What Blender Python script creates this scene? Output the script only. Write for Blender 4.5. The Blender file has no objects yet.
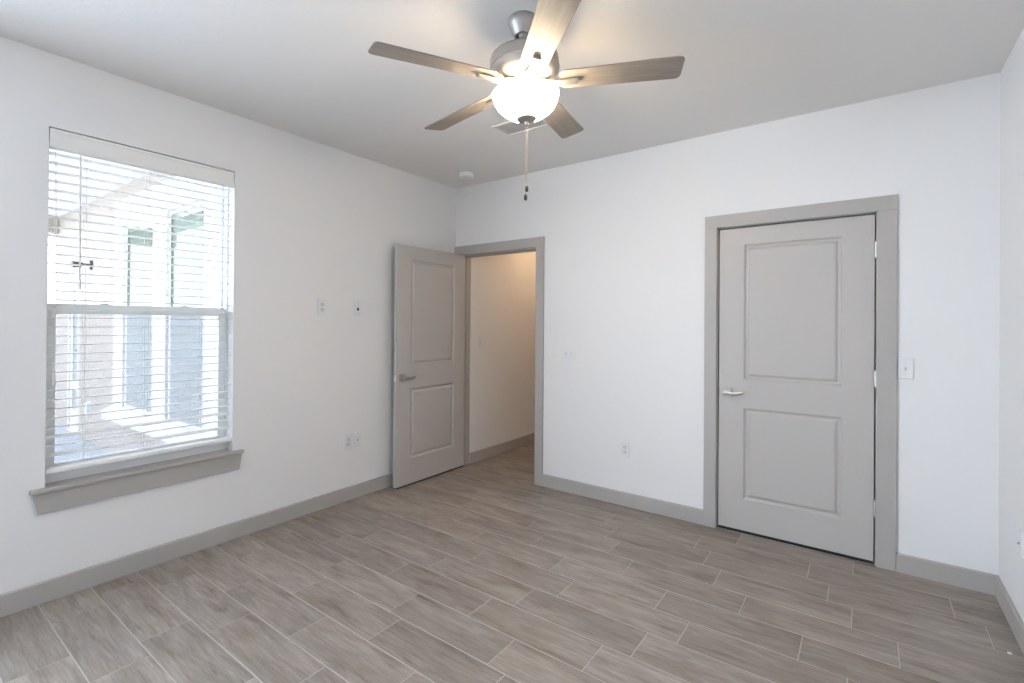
import bpy, bmesh, math, random
from mathutils import Vector, Matrix

S = bpy.context.scene
COL = S.collection
PI = math.pi

# ------------------------------------------------------------------ camera
cam_d = bpy.data.cameras.new('camera')
cam = bpy.data.objects.new('camera', cam_d)
COL.objects.link(cam)
CAM = Vector((3.2601, -3.5128, 1.3848))
YAW, PITCH, ROLL = 0.63137, 0.003765, 0.007288
_f = Vector((-math.sin(YAW) * math.cos(PITCH), math.cos(YAW) * math.cos(PITCH), math.sin(PITCH)))
_r = Vector((math.cos(YAW), math.sin(YAW), 0))
_u = _r.cross(_f)
_r2 = _r * math.cos(ROLL) + _u * math.sin(ROLL)
_u2 = -_r * math.sin(ROLL) + _u * math.cos(ROLL)
cam.matrix_world = Matrix(((_r2.x, _u2.x, -_f.x, CAM.x), (_r2.y, _u2.y, -_f.y, CAM.y),
                           (_r2.z, _u2.z, -_f.z, CAM.z), (0, 0, 0, 1)))
cam_d.sensor_fit = 'HORIZONTAL'
cam_d.sensor_width = 36
cam_d.lens = 484.07 * 36 / 1024
cam_d.shift_y = -19.46 / 1024
cam_d.clip_start = 0.02
S.camera = cam

# ------------------------------------------------------------------ view, sky, daylight
S.view_settings.view_transform = 'Standard'
S.view_settings.look = 'None'
S.view_settings.gamma = 1
S.view_settings.use_curve_mapping = False
S.view_settings.exposure = 0.09

W = bpy.data.worlds.new('sky')
S.world = W
W.use_nodes = True
wn = W.node_tree
wn.nodes.clear()
w_out = wn.nodes.new('ShaderNodeOutputWorld')
w_bg = wn.nodes.new('ShaderNodeBackground')
w_tc = wn.nodes.new('ShaderNodeTexCoord')
w_sep = wn.nodes.new('ShaderNodeSeparateXYZ')
w_rmp = wn.nodes.new('ShaderNodeValToRGB')
w_rmp.color_ramp.elements[0].position = 0.0
w_rmp.color_ramp.elements[0].color = (0.76, 0.86, 1.0, 1)
w_rmp.color_ramp.elements[1].position = 0.9
w_rmp.color_ramp.elements[1].color = (0.64, 0.76, 1.0, 1)
wn.links.new(w_tc.outputs['Generated'], w_sep.inputs[0])
wn.links.new(w_sep.outputs['Z'], w_rmp.inputs[0])
wn.links.new(w_rmp.outputs[0], w_bg.inputs['Color'])
wn.links.new(w_bg.outputs[0], w_out.inputs['Surface'])
w_bg.inputs['Strength'].default_value = 9.4

ROOM_W, H, FRONT = 3.818, 2.7085, -6.2      # room width, ceiling height, wall behind the camera


def area_light(name, loc, rot, sx, sy, power, color):
    d = bpy.data.lights.new(name, 'AREA')
    d.shape = 'RECTANGLE'
    d.size, d.size_y = sx, sy
    d.energy = power
    d.color = color
    o = bpy.data.objects.new(name, d)
    o.location = loc
    o.rotation_euler = rot
    COL.objects.link(o)
    return o


# added area light, brightens the room from the unseen side window opening
area_light('added_side_light', (-0.07, -4.75, 1.45), (0, -PI / 2, 0), 1.72, 1.7, 102, (0.70, 0.83, 1.0))

# ------------------------------------------------------------------ materials


def new_mat(name):
    m = bpy.data.materials.new(name)
    m.use_nodes = True
    return m, m.node_tree, m.node_tree.nodes['Principled BSDF']


def paint(name, col, rough=0.6, bump=0.0, scale=140, spec=0.4, metallic=0.0, mottle=0.0):
    m, nt, b = new_mat(name)
    b.inputs['Base Color'].default_value = (*col, 1)
    b.inputs['Roughness'].default_value = rough
    b.inputs['Metallic'].default_value = metallic
    b.inputs['Specular IOR Level'].default_value = spec
    tc = nt.nodes.new('ShaderNodeTexCoord')
    if mottle:
        n = nt.nodes.new('ShaderNodeTexNoise')
        n.inputs['Scale'].default_value = 3.0
        n.inputs['Detail'].default_value = 6
        mx = nt.nodes.new('ShaderNodeMixRGB')
        mx.inputs[1].default_value = (*[c * (1 - mottle) for c in col], 1)
        mx.inputs[2].default_value = (*[min(1, c * (1 + mottle)) for c in col], 1)
        nt.links.new(tc.outputs['Object'], n.inputs['Vector'])
        nt.links.new(n.outputs['Fac'], mx.inputs[0])
        nt.links.new(mx.outputs[0], b.inputs['Base Color'])
    if bump:
        n = nt.nodes.new('ShaderNodeTexNoise')
        n.inputs['Scale'].default_value = scale
        n.inputs['Detail'].default_value = 3
        bp = nt.nodes.new('ShaderNodeBump')
        bp.inputs['Strength'].default_value = bump
        bp.inputs['Distance'].default_value = 0.004
        nt.links.new(tc.outputs['Object'], n.inputs['Vector'])
        nt.links.new(n.outputs['Fac'], bp.inputs['Height'])
        nt.links.new(bp.outputs[0], b.inputs['Normal'])
    return m


M = {}
M['wall'] = paint('wall_paint', (0.82, 0.813, 0.81), 0.75, 0.10, 110, 0.25)
M['ceiling'] = paint('ceiling_paint', (0.80, 0.782, 0.76), 0.85, 0.22, 60, 0.2)
M['door'] = paint('greige_door_paint', (0.50, 0.475, 0.455), 0.42, 0.02, 200, 0.45)
M['trim'] = paint('greige_trim_paint', (0.435, 0.413, 0.393), 0.45, 0.02, 200, 0.45)
M['white'] = paint('white_plastic', (0.82, 0.82, 0.81), 0.4, 0.01, 200, 0.4)
M['plate'] = paint('plate_plastic', (0.785, 0.79, 0.80), 0.4, 0.0, 200, 0.5)
M['device'] = paint('device_plastic', (0.66, 0.66, 0.67), 0.4, 0.0, 200, 0.5)
M['dark'] = paint('dark_void', (0.02, 0.02, 0.02), 0.8)
M['slot'] = paint('slot_grey', (0.30, 0.30, 0.30), 0.7)
M['vinyl'] = paint('window_vinyl', (0.87, 0.875, 0.865), 0.4, 0.01, 200)
M['blind'] = paint('blind_white', (0.84, 0.835, 0.81), 0.45, 0.015, 90)
M['cord'] = paint('blind_cord', (0.75, 0.75, 0.73), 0.8)
M['nickel'] = paint('brushed_nickel', (0.46, 0.435, 0.41), 0.52, 0.02, 300, 0.5, 1.0)
M['bright_nickel'] = paint('bright_nickel', (0.72, 0.71, 0.70), 0.4, 0.0, 300, 0.5, 1.0)
M['chrome'] = paint('satin_chrome', (0.50, 0.49, 0.48), 0.3, 0.0, 300, 0.5, 1.0)
M['fob'] = paint('fob_wood', (0.055, 0.035, 0.028), 0.4)
M['chain'] = paint('chain_brass', (0.40, 0.35, 0.30), 0.5, 0, 100, 0.5, 1.0)
M['stucco'] = paint('beige_stucco', (0.345, 0.285, 0.235), 0.9, 0.3, 60, 0.2, 0, 0.03)
M['ext_white'] = paint('exterior_white_trim', (0.60, 0.57, 0.53), 0.6, 0.02, 100)
M['soffit'] = paint('porch_soffit', (0.70, 0.655, 0.60), 0.8, 0.05, 60)
M['concrete'] = paint('patio_concrete', (0.31, 0.315, 0.335), 0.8, 0.12, 40, 0.3, 0, 0.08)
M['screen_ext'] = paint('dark_window_screen', (0.24, 0.24, 0.23), 0.8)
M['black'] = paint('black_metal', (0.03, 0.03, 0.032), 0.45)
M['gap_shade'] = paint('black_gap_shade', (0.022, 0.021, 0.022), 0.8)  # near-black that paints the shade in the gap under the doors
M['speck'] = paint('white_speck', (0.85, 0.85, 0.85), 0.5)

# blade: greyed wood
m, nt, b = new_mat('grey_oak_blade')
tc = nt.nodes.new('ShaderNodeTexCoord')
mp = nt.nodes.new('ShaderNodeMapping')
mp.inputs['Scale'].default_value = (3, 45, 10)
n = nt.nodes.new('ShaderNodeTexNoise')
n.inputs['Scale'].default_value = 1.5
n.inputs['Detail'].default_value = 6
rp = nt.nodes.new('ShaderNodeValToRGB')
rp.color_ramp.elements[0].position = 0.3
rp.color_ramp.elements[0].color = (0.20, 0.175, 0.155, 1)
rp.color_ramp.elements[1].position = 0.7
rp.color_ramp.elements[1].color = (0.27, 0.235, 0.205, 1)
nt.links.new(tc.outputs['Object'], mp.inputs[0])
nt.links.new(mp.outputs[0], n.inputs['Vector'])
nt.links.new(n.outputs['Fac'], rp.inputs[0])
nt.links.new(rp.outputs[0], b.inputs['Base Color'])
b.inputs['Roughness'].default_value = 0.5
M['blade'] = m

# clear glass: lets light straight through, mirrors a little at grazing angles


def glass(name, tint, ior=1.45, gloss=1.0):
    m = bpy.data.materials.new(name)
    m.use_nodes = True
    nt = m.node_tree
    nt.nodes.clear()
    o = nt.nodes.new('ShaderNodeOutputMaterial')
    t = nt.nodes.new('ShaderNodeBsdfTransparent')
    t.inputs[0].default_value = (*tint, 1)
    g = nt.nodes.new('ShaderNodeBsdfGlossy')
    g.inputs['Roughness'].default_value = 0.0
    g.inputs['Color'].default_value = (gloss, gloss, gloss, 1)
    lw = nt.nodes.new('ShaderNodeLayerWeight')
    lw.inputs['Blend'].default_value = 0.5
    pw = nt.nodes.new('ShaderNodeMath')
    pw.operation = 'POWER'
    pw.inputs[1].default_value = 5.0
    fr = nt.nodes.new('ShaderNodeMath')
    fr.operation = 'MULTIPLY_ADD'
    f0 = ((ior - 1) / (ior + 1)) ** 2
    fr.inputs[1].default_value = 1 - f0
    fr.inputs[2].default_value = f0
    nt.links.new(lw.outputs['Facing'], pw.inputs[0])
    nt.links.new(pw.outputs[0], fr.inputs[0])
    mx = nt.nodes.new('ShaderNodeMixShader')
    nt.links.new(fr.outputs[0], mx.inputs[0])
    nt.links.new(t.outputs[0], mx.inputs[1])
    nt.links.new(g.outputs[0], mx.inputs[2])
    nt.links.new(mx.outputs[0], o.inputs[0])
    return m


M['glass'] = glass('clear_window_glass', (0.97, 0.985, 0.975))
M['ext_glass'] = glass('tinted_green_glass', (0.68, 0.71, 0.67), 1.5, 0.4)


def mesh_screen(name, col, alpha):
    m = bpy.data.materials.new(name)
    m.use_nodes = True
    nt = m.node_tree
    nt.nodes.clear()
    o = nt.nodes.new('ShaderNodeOutputMaterial')
    t = nt.nodes.new('ShaderNodeBsdfTransparent')
    d = nt.nodes.new('ShaderNodeBsdfDiffuse')
    d.inputs[0].default_value = (*col, 1)
    mx = nt.nodes.new('ShaderNodeMixShader')
    mx.inputs[0].default_value = alpha
    nt.links.new(t.outputs[0], mx.inputs[1])
    nt.links.new(d.outputs[0], mx.inputs[2])
    nt.links.new(mx.outputs[0], o.inputs[0])
    return m


M['screen'] = mesh_screen('insect_screen', (0.44, 0.455, 0.50), 0.30)

# frosted glowing bowl (the fan's lamp shade)
m = bpy.data.materials.new('frosted_lit_glass')
m.use_nodes = True
nt = m.node_tree
nt.nodes.clear()
o_ = nt.nodes.new('ShaderNodeOutputMaterial')
t_ = nt.nodes.new('ShaderNodeBsdfTranslucent')
t_.inputs[0].default_value = (0.95, 0.90, 0.82, 1)
d_ = nt.nodes.new('ShaderNodeBsdfDiffuse')
d_.inputs[0].default_value = (0.85, 0.82, 0.76, 1)
e_ = nt.nodes.new('ShaderNodeEmission')
e_.inputs[0].default_value = (1.0, 0.84, 0.62, 1)
e_.inputs[1].default_value = 48.0
x_ = nt.nodes.new('ShaderNodeMixShader')
x_.inputs[0].default_value = 0.10
a_ = nt.nodes.new('ShaderNodeAddShader')
nt.links.new(t_.outputs[0], x_.inputs[1])
nt.links.new(d_.outputs[0], x_.inputs[2])
nt.links.new(x_.outputs[0], a_.inputs[0])
nt.links.new(e_.outputs[0], a_.inputs[1])
nt.links.new(a_.outputs[0], o_.inputs[0])
M['bowl'] = m
m2 = m.copy()
m2.name = 'frosted_glass_inside'
for n_ in m2.node_tree.nodes:
    if n_.type == 'EMISSION':
        n_.inputs[1].default_value = 1.0
M['bowl_in'] = m2
m, nt, b = new_mat('hall_lamp_glass')
b.inputs['Emission Color'].default_value = (1.0, 0.78, 0.5, 1)
b.inputs['Emission Strength'].default_value = 4
M['hall_glass'] = m

# wood-look porcelain planks
m, nt, b = new_mat('wood_look_tile')
at = nt.nodes.new('ShaderNodeAttribute')
at.attribute_name = 'plank'
tc = nt.nodes.new('ShaderNodeTexCoord')
sc = nt.nodes.new('ShaderNodeVectorMath')
sc.operation = 'SCALE'
sc.inputs['Scale'].default_value = 17.0
ad = nt.nodes.new('ShaderNodeVectorMath')
ad.operation = 'ADD'
nt.links.new(at.outputs['Color'], sc.inputs[0])
nt.links.new(tc.outputs['Object'], ad.inputs[0])
nt.links.new(sc.outputs[0], ad.inputs[1])


def tex(scale_xyz, scale, detail, rough=0.55, dist=0.0):
    mp = nt.nodes.new('ShaderNodeMapping')
    mp.inputs['Scale'].default_value = scale_xyz
    nz = nt.nodes.new('ShaderNodeTexNoise')
    nz.inputs['Scale'].default_value = scale
    nz.inputs['Detail'].default_value = detail
    nz.inputs['Roughness'].default_value = rough
    nz.inputs['Distortion'].default_value = dist
    nt.links.new(ad.outputs[0], mp.inputs[0])
    nt.links.new(mp.outputs[0], nz.inputs['Vector'])
    return nz


def ramp(src, p0, c0, p1, c1):
    r = nt.nodes.new('ShaderNodeValToRGB')
    r.color_ramp.elements[0].position = p0
    r.color_ramp.elements[0].color = (*c0, 1)
    r.color_ramp.elements[1].position = p1
    r.color_ramp.elements[1].color = (*c1, 1)
    nt.links.new(src, r.inputs[0])
    return r


def mix(fac, a, bb, mode='MIX', f=None):
    x = nt.nodes.new('ShaderNodeMixRGB')
    x.blend_type = mode
    if fac is None:
        x.inputs[0].default_value = f
    else:
        nt.links.new(fac, x.inputs[0])
    nt.links.new(a, x.inputs[1])
    nt.links.new(bb, x.inputs[2])
    return x


broad = tex((0.9, 4.5, 1), 2.2, 5, 0.6, 0.8)
grain = tex((2.2, 34, 1), 3.0, 8, 0.65, 0.3)
fine = tex((8, 120, 1), 4.0, 4, 0.6)
knots = tex((1.3, 9.0, 1), 2.2, 5, 0.6, 0.6)
hue = tex((0.8, 3.5, 1), 1.7, 3, 0.5, 0.5)
c1 = ramp(broad.outputs['Fac'], 0.30, (0.238, 0.203, 0.176), 0.66, (0.376, 0.334, 0.304))
c2 = ramp(grain.outputs['Fac'], 0.30, (0.70, 0.685, 0.67), 0.70, (1.16, 1.16, 1.16))
c3 = ramp(fine.outputs['Fac'], 0.30, (0.88, 0.88, 0.88), 0.70, (1.08, 1.08, 1.08))
c4 = ramp(knots.outputs['Fac'], 0.54, (1, 1, 1), 0.74, (0.62, 0.60, 0.585))
c6 = ramp(hue.outputs['Fac'], 0.36, (0.985, 0.995, 1.01), 0.64, (1.015, 1.00, 0.965))
x = mix(None, c1.outputs[0], c2.outputs[0], 'MULTIPLY', 1.0)
x = mix(None, x.outputs[0], c3.outputs[0], 'MULTIPLY', 1.0)
x = mix(None, x.outputs[0], c4.outputs[0], 'MULTIPLY', 1.0)
x = mix(None, x.outputs[0], c6.outputs[0], 'MULTIPLY', 1.0)
sx_ = nt.nodes.new('ShaderNodeSeparateXYZ')
nt.links.new(at.outputs['Color'], sx_.inputs[0])
c5 = ramp(sx_.outputs['Z'], 0.0, (0.90, 0.895, 0.89), 1.0, (1.09, 1.085, 1.08))
x = mix(None, x.outputs[0], c5.outputs[0], 'MULTIPLY', 1.0)
nt.links.new(x.outputs[0], b.inputs['Base Color'])
b.inputs['Roughness'].default_value = 0.42
b.inputs['Specular IOR Level'].default_value = 0.45
bp = nt.nodes.new('ShaderNodeBump')
bp.inputs['Strength'].default_value = 0.06
bp.inputs['Distance'].default_value = 0.003
nt.links.new(grain.outputs['Fac'], bp.inputs['Height'])
nt.links.new(bp.outputs[0], b.inputs['Normal'])
M['tile'] = m
M['grout'] = paint('floor_grout', (0.50, 0.475, 0.44), 0.9)

# ------------------------------------------------------------------ mesh helpers


def tag(o, label=None, cat=None, group=None, kind=None):
    if label:
        o['label'] = label
    if cat:
        o['category'] = cat
    if group:
        o['group'] = group
    if kind:
        o['kind'] = kind
    return o


def empty(name, loc, rz=0.0):
    o = bpy.data.objects.new(name, None)
    o.empty_display_size = 0.1
    o.location = loc
    o.rotation_euler = (0, 0, rz)
    COL.objects.link(o)
    return o


def link(name, bm, mats, parent=None, loc=None, bevel=0.0, smooth=False, seg=2):
    me = bpy.data.meshes.new(name)
    bmesh.ops.recalc_face_normals(bm, faces=bm.faces)
    bm.to_mesh(me)
    bm.free()
    if not isinstance(mats, (list, tuple)):
        mats = [mats]
    for mm in mats:
        me.materials.append(mm)
    o = bpy.data.objects.new(name, me)
    COL.objects.link(o)
    if parent:
        o.parent = parent
    if loc is not None:
        o.location = loc
    if smooth:
        for p in me.polygons:
            p.use_smooth = True
        es = o.modifiers.new('edges', 'EDGE_SPLIT')
        es.split_angle = math.radians(38)
    if bevel:
        bv = o.modifiers.new('bevel', 'BEVEL')
        bv.width = bevel
        bv.segments = seg
        bv.limit_method = 'ANGLE'
        bv.angle_limit = math.radians(50)
    return o


def box(bm, x0, x1, y0, y1, z0, z1, mi=0):
    vs = [bm.verts.new(p) for p in ((x0, y0, z0), (x1, y0, z0), (x1, y1, z0), (x0, y1, z0),
                                    (x0, y0, z1), (x1, y0, z1), (x1, y1, z1), (x0, y1, z1))]
    for q in ((3, 2, 1, 0), (4, 5, 6, 7), (0, 1, 5, 4), (1, 2, 6, 5), (2, 3, 7, 6), (3, 0, 4, 7)):
        f = bm.faces.new([vs[i] for i in q])
        f.material_index = mi
    return vs


def prism(bm, pts, axis, a0, a1, mi=0):
    """extrude a 2-D outline along axis ('x','y','z')"""
    def p3(p, a):
        return {'x': (a, p[0], p[1]), 'y': (p[0], a, p[1]), 'z': (p[0], p[1], a)}[axis]
    A = [bm.verts.new(p3(p, a0)) for p in pts]
    B = [bm.verts.new(p3(p, a1)) for p in pts]
    n = len(pts)
    bm.faces.new(A[::-1]).material_index = mi
    bm.faces.new(B).material_index = mi
    for i in range(n):
        bm.faces.new((A[i], A[(i + 1) % n], B[(i + 1) % n], B[i])).material_index = mi


def grid_solid(bm, xs, ys, zs, solid):
    """boxes on a grid, joined: only the outside faces are made"""
    V = {}

    def v(i, j, k):
        if (i, j, k) not in V:
            V[(i, j, k)] = bm.verts.new((xs[i], ys[j], zs[k]))
        return V[(i, j, k)]
    nx, ny, nz = len(xs) - 1, len(ys) - 1, len(zs) - 1

    def s(i, j, k):
        return 0 <= i < nx and 0 <= j < ny and 0 <= k < nz and solid(i, j, k)
    for i in range(nx):
        for j in range(ny):
            for k in range(nz):
                if not s(i, j, k):
                    continue
                for d, q in (((-1, 0, 0), ((0, 0, 0), (0, 0, 1), (0, 1, 1), (0, 1, 0))),
                             ((1, 0, 0), ((1, 0, 0), (1, 1, 0), (1, 1, 1), (1, 0, 1))),
                             ((0, -1, 0), ((0, 0, 0), (1, 0, 0), (1, 0, 1), (0, 0, 1))),
                             ((0, 1, 0), ((0, 1, 0), (0, 1, 1), (1, 1, 1), (1, 1, 0))),
                             ((0, 0, -1), ((0, 0, 0), (0, 1, 0), (1, 1, 0), (1, 0, 0))),
                             ((0, 0, 1), ((0, 0, 1), (1, 0, 1), (1, 1, 1), (0, 1, 1)))):
                    if not s(i + d[0], j + d[1], k + d[2]):
                        bm.faces.new([v(i + a, j + b2, k + c) for a, b2, c in q])


def wall_x(bm, x0, x1, y0, y1, z0, z1, holes):
    """wall standing in a plane x = const, holes = (ya, yb, za, zb)"""
    ys = sorted({y0, y1, *[h[0] for h in holes], *[h[1] for h in holes]})
    zs = sorted({z0, z1, *[h[2] for h in holes], *[h[3] for h in holes]})

    def solid(i, j, k):
        cy, cz = (ys[j] + ys[j + 1]) / 2, (zs[k] + zs[k + 1]) / 2
        return not any(h[0] < cy < h[1] and h[2] < cz < h[3] for h in holes)
    grid_solid(bm, [x0, x1], ys, zs, solid)


def wall_y(bm, y0, y1, x0, x1, z0, z1, holes):
    xs = sorted({x0, x1, *[h[0] for h in holes], *[h[1] for h in holes]})
    zs = sorted({z0, z1, *[h[2] for h in holes], *[h[3] for h in holes]})

    def solid(i, j, k):
        cx, cz = (xs[i] + xs[i + 1]) / 2, (zs[k] + zs[k + 1]) / 2
        return not any(h[0] < cx < h[1] and h[2] < cz < h[3] for h in holes)
    grid_solid(bm, xs, [y0, y1], zs, solid)


def lathe(bm, prof, seg=48, center=(0, 0, 0), mi=0, axis='z', caps=True):
    """revolve (radius, height) pairs"""
    rings = []

    def p3(r, h, a):
        c, s = r * math.cos(a), r * math.sin(a)
        q = {'z': (c, s, h), 'y': (c, h, s), 'x': (h, c, s)}[axis]
        return Vector(q) + Vector(center)
    for r, h in prof:
        if r < 1e-6:
            rings.append([bm.verts.new(p3(0, h, 0))])
        else:
            rings.append([bm.verts.new(p3(r, h, 2 * PI * i / seg)) for i in range(seg)])
    for a, b2 in zip(rings, rings[1:]):
        for i in range(seg):
            j = (i + 1) % seg
            if len(a) == 1 and len(b2) == 1:
                continue
            if len(a) == 1:
                f = (a[0], b2[i], b2[j])
            elif len(b2) == 1:
                f = (a[i], a[j], b2[0])
            else:
                f = (a[i], a[j], b2[j], b2[i])
            bm.faces.new(f).material_index = mi
    if caps:
        for r in (rings[0], rings[-1]):
            if len(r) > 1:
                bm.faces.new(r).material_index = mi


def tube(bm, pts, rad, seg=10, mi=0):
    pts = [Vector(p) for p in pts]
    if not isinstance(rad, (list, tuple)):
        rad = [rad] * len(pts)
    rings = []
    for i, p in enumerate(pts):
        d = (pts[min(i + 1, len(pts) - 1)] - pts[max(i - 1, 0)]).normalized()
        up = Vector((0, 0, 1)) if abs(d.z) < 0.9 else Vector((1, 0, 0))
        a = d.cross(up).normalized()
        b2 = d.cross(a)
        rings.append([bm.verts.new(p + (a * math.cos(2 * PI * k / seg) + b2 * math.sin(2 * PI * k / seg)) * rad[i])
                      for k in range(seg)])
    for r0, r1 in zip(rings, rings[1:]):
        for k in range(seg):
            bm.faces.new((r0[k], r0[(k + 1) % seg], r1[(k + 1) % seg], r1[k])).material_index = mi
    bm.faces.new(rings[0][::-1]).material_index = mi
    bm.faces.new(rings[-1]).material_index = mi


def frame_ring(bm, a0, a1, b0, b1, wa, wb0, wb1, d0, d1, axis):
    """rectangular ring: axis 'x' -> a=y,b=z ; axis 'y' -> a=x,b=z ; d = depth range"""
    def bx(p0, p1, q0, q1):
        if axis == 'x':
            box(bm, d0, d1, p0, p1, q0, q1)
        else:
            box(bm, p0, p1, d0, d1, q0, q1)
    bx(a0, a0 + wa, b0, b1)
    bx(a1 - wa, a1, b0, b1)
    bx(a0 + wa, a1 - wa, b0, b0 + wb0)
    bx(a0 + wa, a1 - wa, b1 - wb1, b1)


# ------------------------------------------------------------------ room shell
WIN = (-2.94, -2.068, 0.5425, 2.345)        # window opening in the left wall (y0, y1, z0, z1)
ENT = (0.083, 0.962, 0.0, 2.051)            # bedroom doorway (x0, x1, z0, z1)
CLO = (2.430, 3.319, 0.0, 2.059)            # closet doorway
HALL_END = 2.35
SIDE = (-5.65, -3.85, 0.55, 2.35)             # opening of the unseen window added in the left wall for its light

# floor: planks 197 x 606 mm laid along x in third-bond rows, as measured row by row
PITCH_Y, LEN = 0.1975, 0.606
ROWS = {1: 3.206, 2: 3.003, 3: 3.106, 4: 2.604, 5: 2.165, 6: 2.430, 7: 1.994, 8: 1.866, 9: 1.741, 10: 1.415,
        11: 0.902, 12: 0.607, 13: 0.902, 14: 0.735, 15: 0.868, 16: 0.612}
random.seed(7)
bm = bmesh.new()
lay = bm.loops.layers.float_color.new('plank')
box(bm, -0.01, ROOM_W + 0.01, FRONT, 0.0, -0.06, -0.0012, 1)
box(bm, 0.0, 2.2, 0.0, HALL_END, -0.06, -0.0012, 1)
box(bm, CLO[0], CLO[1], 0.0, 0.75, -0.06, -0.0012, 1)


def plank(x0, x1, y0, y1):
    if x1 - x0 < 0.012 or y1 - y0 < 0.012:
        return
    g, e = 0.0017, 0.0012
    c = (random.random(), random.random(), random.random(), 1)
    a = [bm.verts.new(p) for p in ((x0 + g, y0 + g, -0.0012), (x1 - g, y0 + g, -0.0012),
                                   (x1 - g, y1 - g, -0.0012), (x0 + g, y1 - g, -0.0012))]
    t = [bm.verts.new(p) for p in ((x0 + g + e, y0 + g + e, 0), (x1 - g - e, y0 + g + e, 0),
                                   (x1 - g - e, y1 - g - e, 0), (x0 + g + e, y1 - g - e, 0))]
    fs = [bm.faces.new(t)]
    for i in range(4):
        fs.append(bm.faces.new((a[i], a[(i + 1) % 4], t[(i + 1) % 4], t[i])))
    for f in fs:
        for l in f.loops:
            l[lay] = c


def lay_rows(k0, k1, xa, xb, yclip0, yclip1):
    for k in range(k0, k1 + 1):
        y1, y0 = -PITCH_Y * (k - 1), -PITCH_Y * k
        y0, y1 = max(y0, yclip0), min(y1, yclip1)
        if y1 <= y0:
            continue
        off = ROWS.get(k, (k * 0.2017) % LEN)
        xj = off - LEN * math.ceil((off - xa) / LEN)
        while xj < xb:
            plank(max(xj, xa), min(xj + LEN, xb), y0, y1)
            xj += LEN


lay_rows(1, 32, 0.0, ROOM_W, FRONT, 0.0)
lay_rows(-12, 0, 0.09, 2.2, 0.0, HALL_END)
floor = link('floor', bm, [M['tile'], M['grout']])
tag(floor, 'grey brown wood look plank tile floor with pale grout lines', 'floor', kind='structure')

bm = bmesh.new()
box(bm, -0.2, ROOM_W + 0.12, FRONT - 0.2, 0.115, H, H + 0.1)
tag(link('ceiling', bm, M['ceiling']), 'flat white textured ceiling above the bedroom', 'ceiling', kind='structure')

bm = bmesh.new()
wall_x(bm, -0.2, 0.0, FRONT - 0.2, 0.115, -0.06, H, [WIN, SIDE])
tag(link('wall_left', bm, M['wall']), 'white painted left wall with the blind covered window', 'wall', kind='structure')
bm = bmesh.new()
wall_y(bm, 0.0, 0.115, 0.0, ROOM_W + 0.12, -0.06, H, [(ENT[0], ENT[1], -0.06, ENT[3]), (CLO[0], CLO[1], -0.06, CLO[3])])
tag(link('wall_back', bm, M['wall']), 'white painted back wall with the two doorways', 'wall', kind='structure')
bm = bmesh.new()
box(bm, ROOM_W, ROOM_W + 0.12, FRONT - 0.2, 0.0, -0.06, H)
tag(link('wall_right', bm, M['wall']), 'plain white right wall at the photo edge', 'wall', kind='structure')
bm = bmesh.new()
box(bm, 0.0, ROOM_W, FRONT - 0.2, FRONT, -0.06, H)
tag(link('wall_front', bm, M['wall']), 'plain white wall behind the viewer', 'wall', kind='structure')

# hall beyond the open door
bm = bmesh.new()
box(bm, -0.05, 0.10, 0.115, HALL_END, -0.06, H)
tag(link('wall_hall', bm, M['wall']), 'hall wall seen through the open doorway', 'wall', kind='structure')
bm = bmesh.new()
box(bm, -0.05, 2.2, HALL_END, HALL_END + 0.1, -0.06, H)
tag(link('wall_hall_end', bm, M['wall']), 'far end wall of the hall beyond the doorway', 'wall', kind='structure')
bm = bmesh.new()
box(bm, 2.2, 2.3, 0.115, HALL_END + 0.1, -0.06, H)
tag(link('wall_hall_right', bm, M['wall']), 'right wall of the hall hidden behind the back wall', 'wall', kind='structure')
bm = bmesh.new()
box(bm, -0.05, 2.3, 0.115, HALL_END + 0.1, H - 0.2, H - 0.1)
tag(link('ceiling_hall', bm, M['ceiling']), 'low white ceiling of the hall beyond the doorway', 'ceiling', kind='structure')
# closet box behind the closed door
bm = bmesh.new()
grid_solid(bm, [2.33, 2.40, 3.345, 3.41], [0.115, 0.7, 0.78], [-0.06, 2.3, 2.4],
           lambda i, j, k: not (i == 1 and j == 0 and k == 0))
tag(link('wall_closet', bm, M['wall']), 'closet walls hidden behind the closed grey door', 'wall', kind='structure')

# ------------------------------------------------------------------ baseboards
BH, BT = 0.104, 0.014


def base_profile():
    return [(0, 0), (BT, 0), (BT, BH - 0.006), (BT - 0.004, BH), (0, BH)]


bm = bmesh.new()
prism(bm, [(p[0], p[1]) for p in base_profile()], 'y', FRONT, -0.0)
tag(link('baseboard_left', bm, M['trim']), 'greige baseboard along the left window wall', 'baseboard', kind='structure')
for i, (xa, xb, lab) in enumerate(((1.033, 2.356, 'greige baseboard between the two doorways of the back wall'),
                                   (3.402, ROOM_W, 'short greige baseboard right of the closet door'))):
    bm = bmesh.new()
    prism(bm, [(-p[0], p[1]) for p in base_profile()], 'x', xa, xb)
    tag(link('baseboard_back' if i == 0 else 'baseboard_back_right', bm, M['trim']), lab, 'baseboard', kind='structure')
bm = bmesh.new()
prism(bm, [(ROOM_W - p[0], p[1]) for p in base_profile()], 'y', FRONT, -BT)
tag(link('baseboard_right', bm, M['trim']), 'greige baseboard along the right wall', 'baseboard', kind='structure')
bm = bmesh.new()
prism(bm, [(0.10 + p[0], p[1]) for p in base_profile()], 'y', 0.117, HALL_END)
tag(link('baseboard_hall', bm, M['trim']), 'greige baseboard along the hall wall beyond the open door', 'baseboard', kind='structure')
bm = bmesh.new()
prism(bm, [(HALL_END - p[0], p[1]) for p in base_profile()], 'x', 0.10 + BT, 2.2)
tag(link('baseboard_hall_end', bm, M['trim']), 'greige baseboard along the far end of the hall', 'baseboard', kind='structure')

# ------------------------------------------------------------------ door casings and jambs (trim)
CT = 0.018


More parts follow.
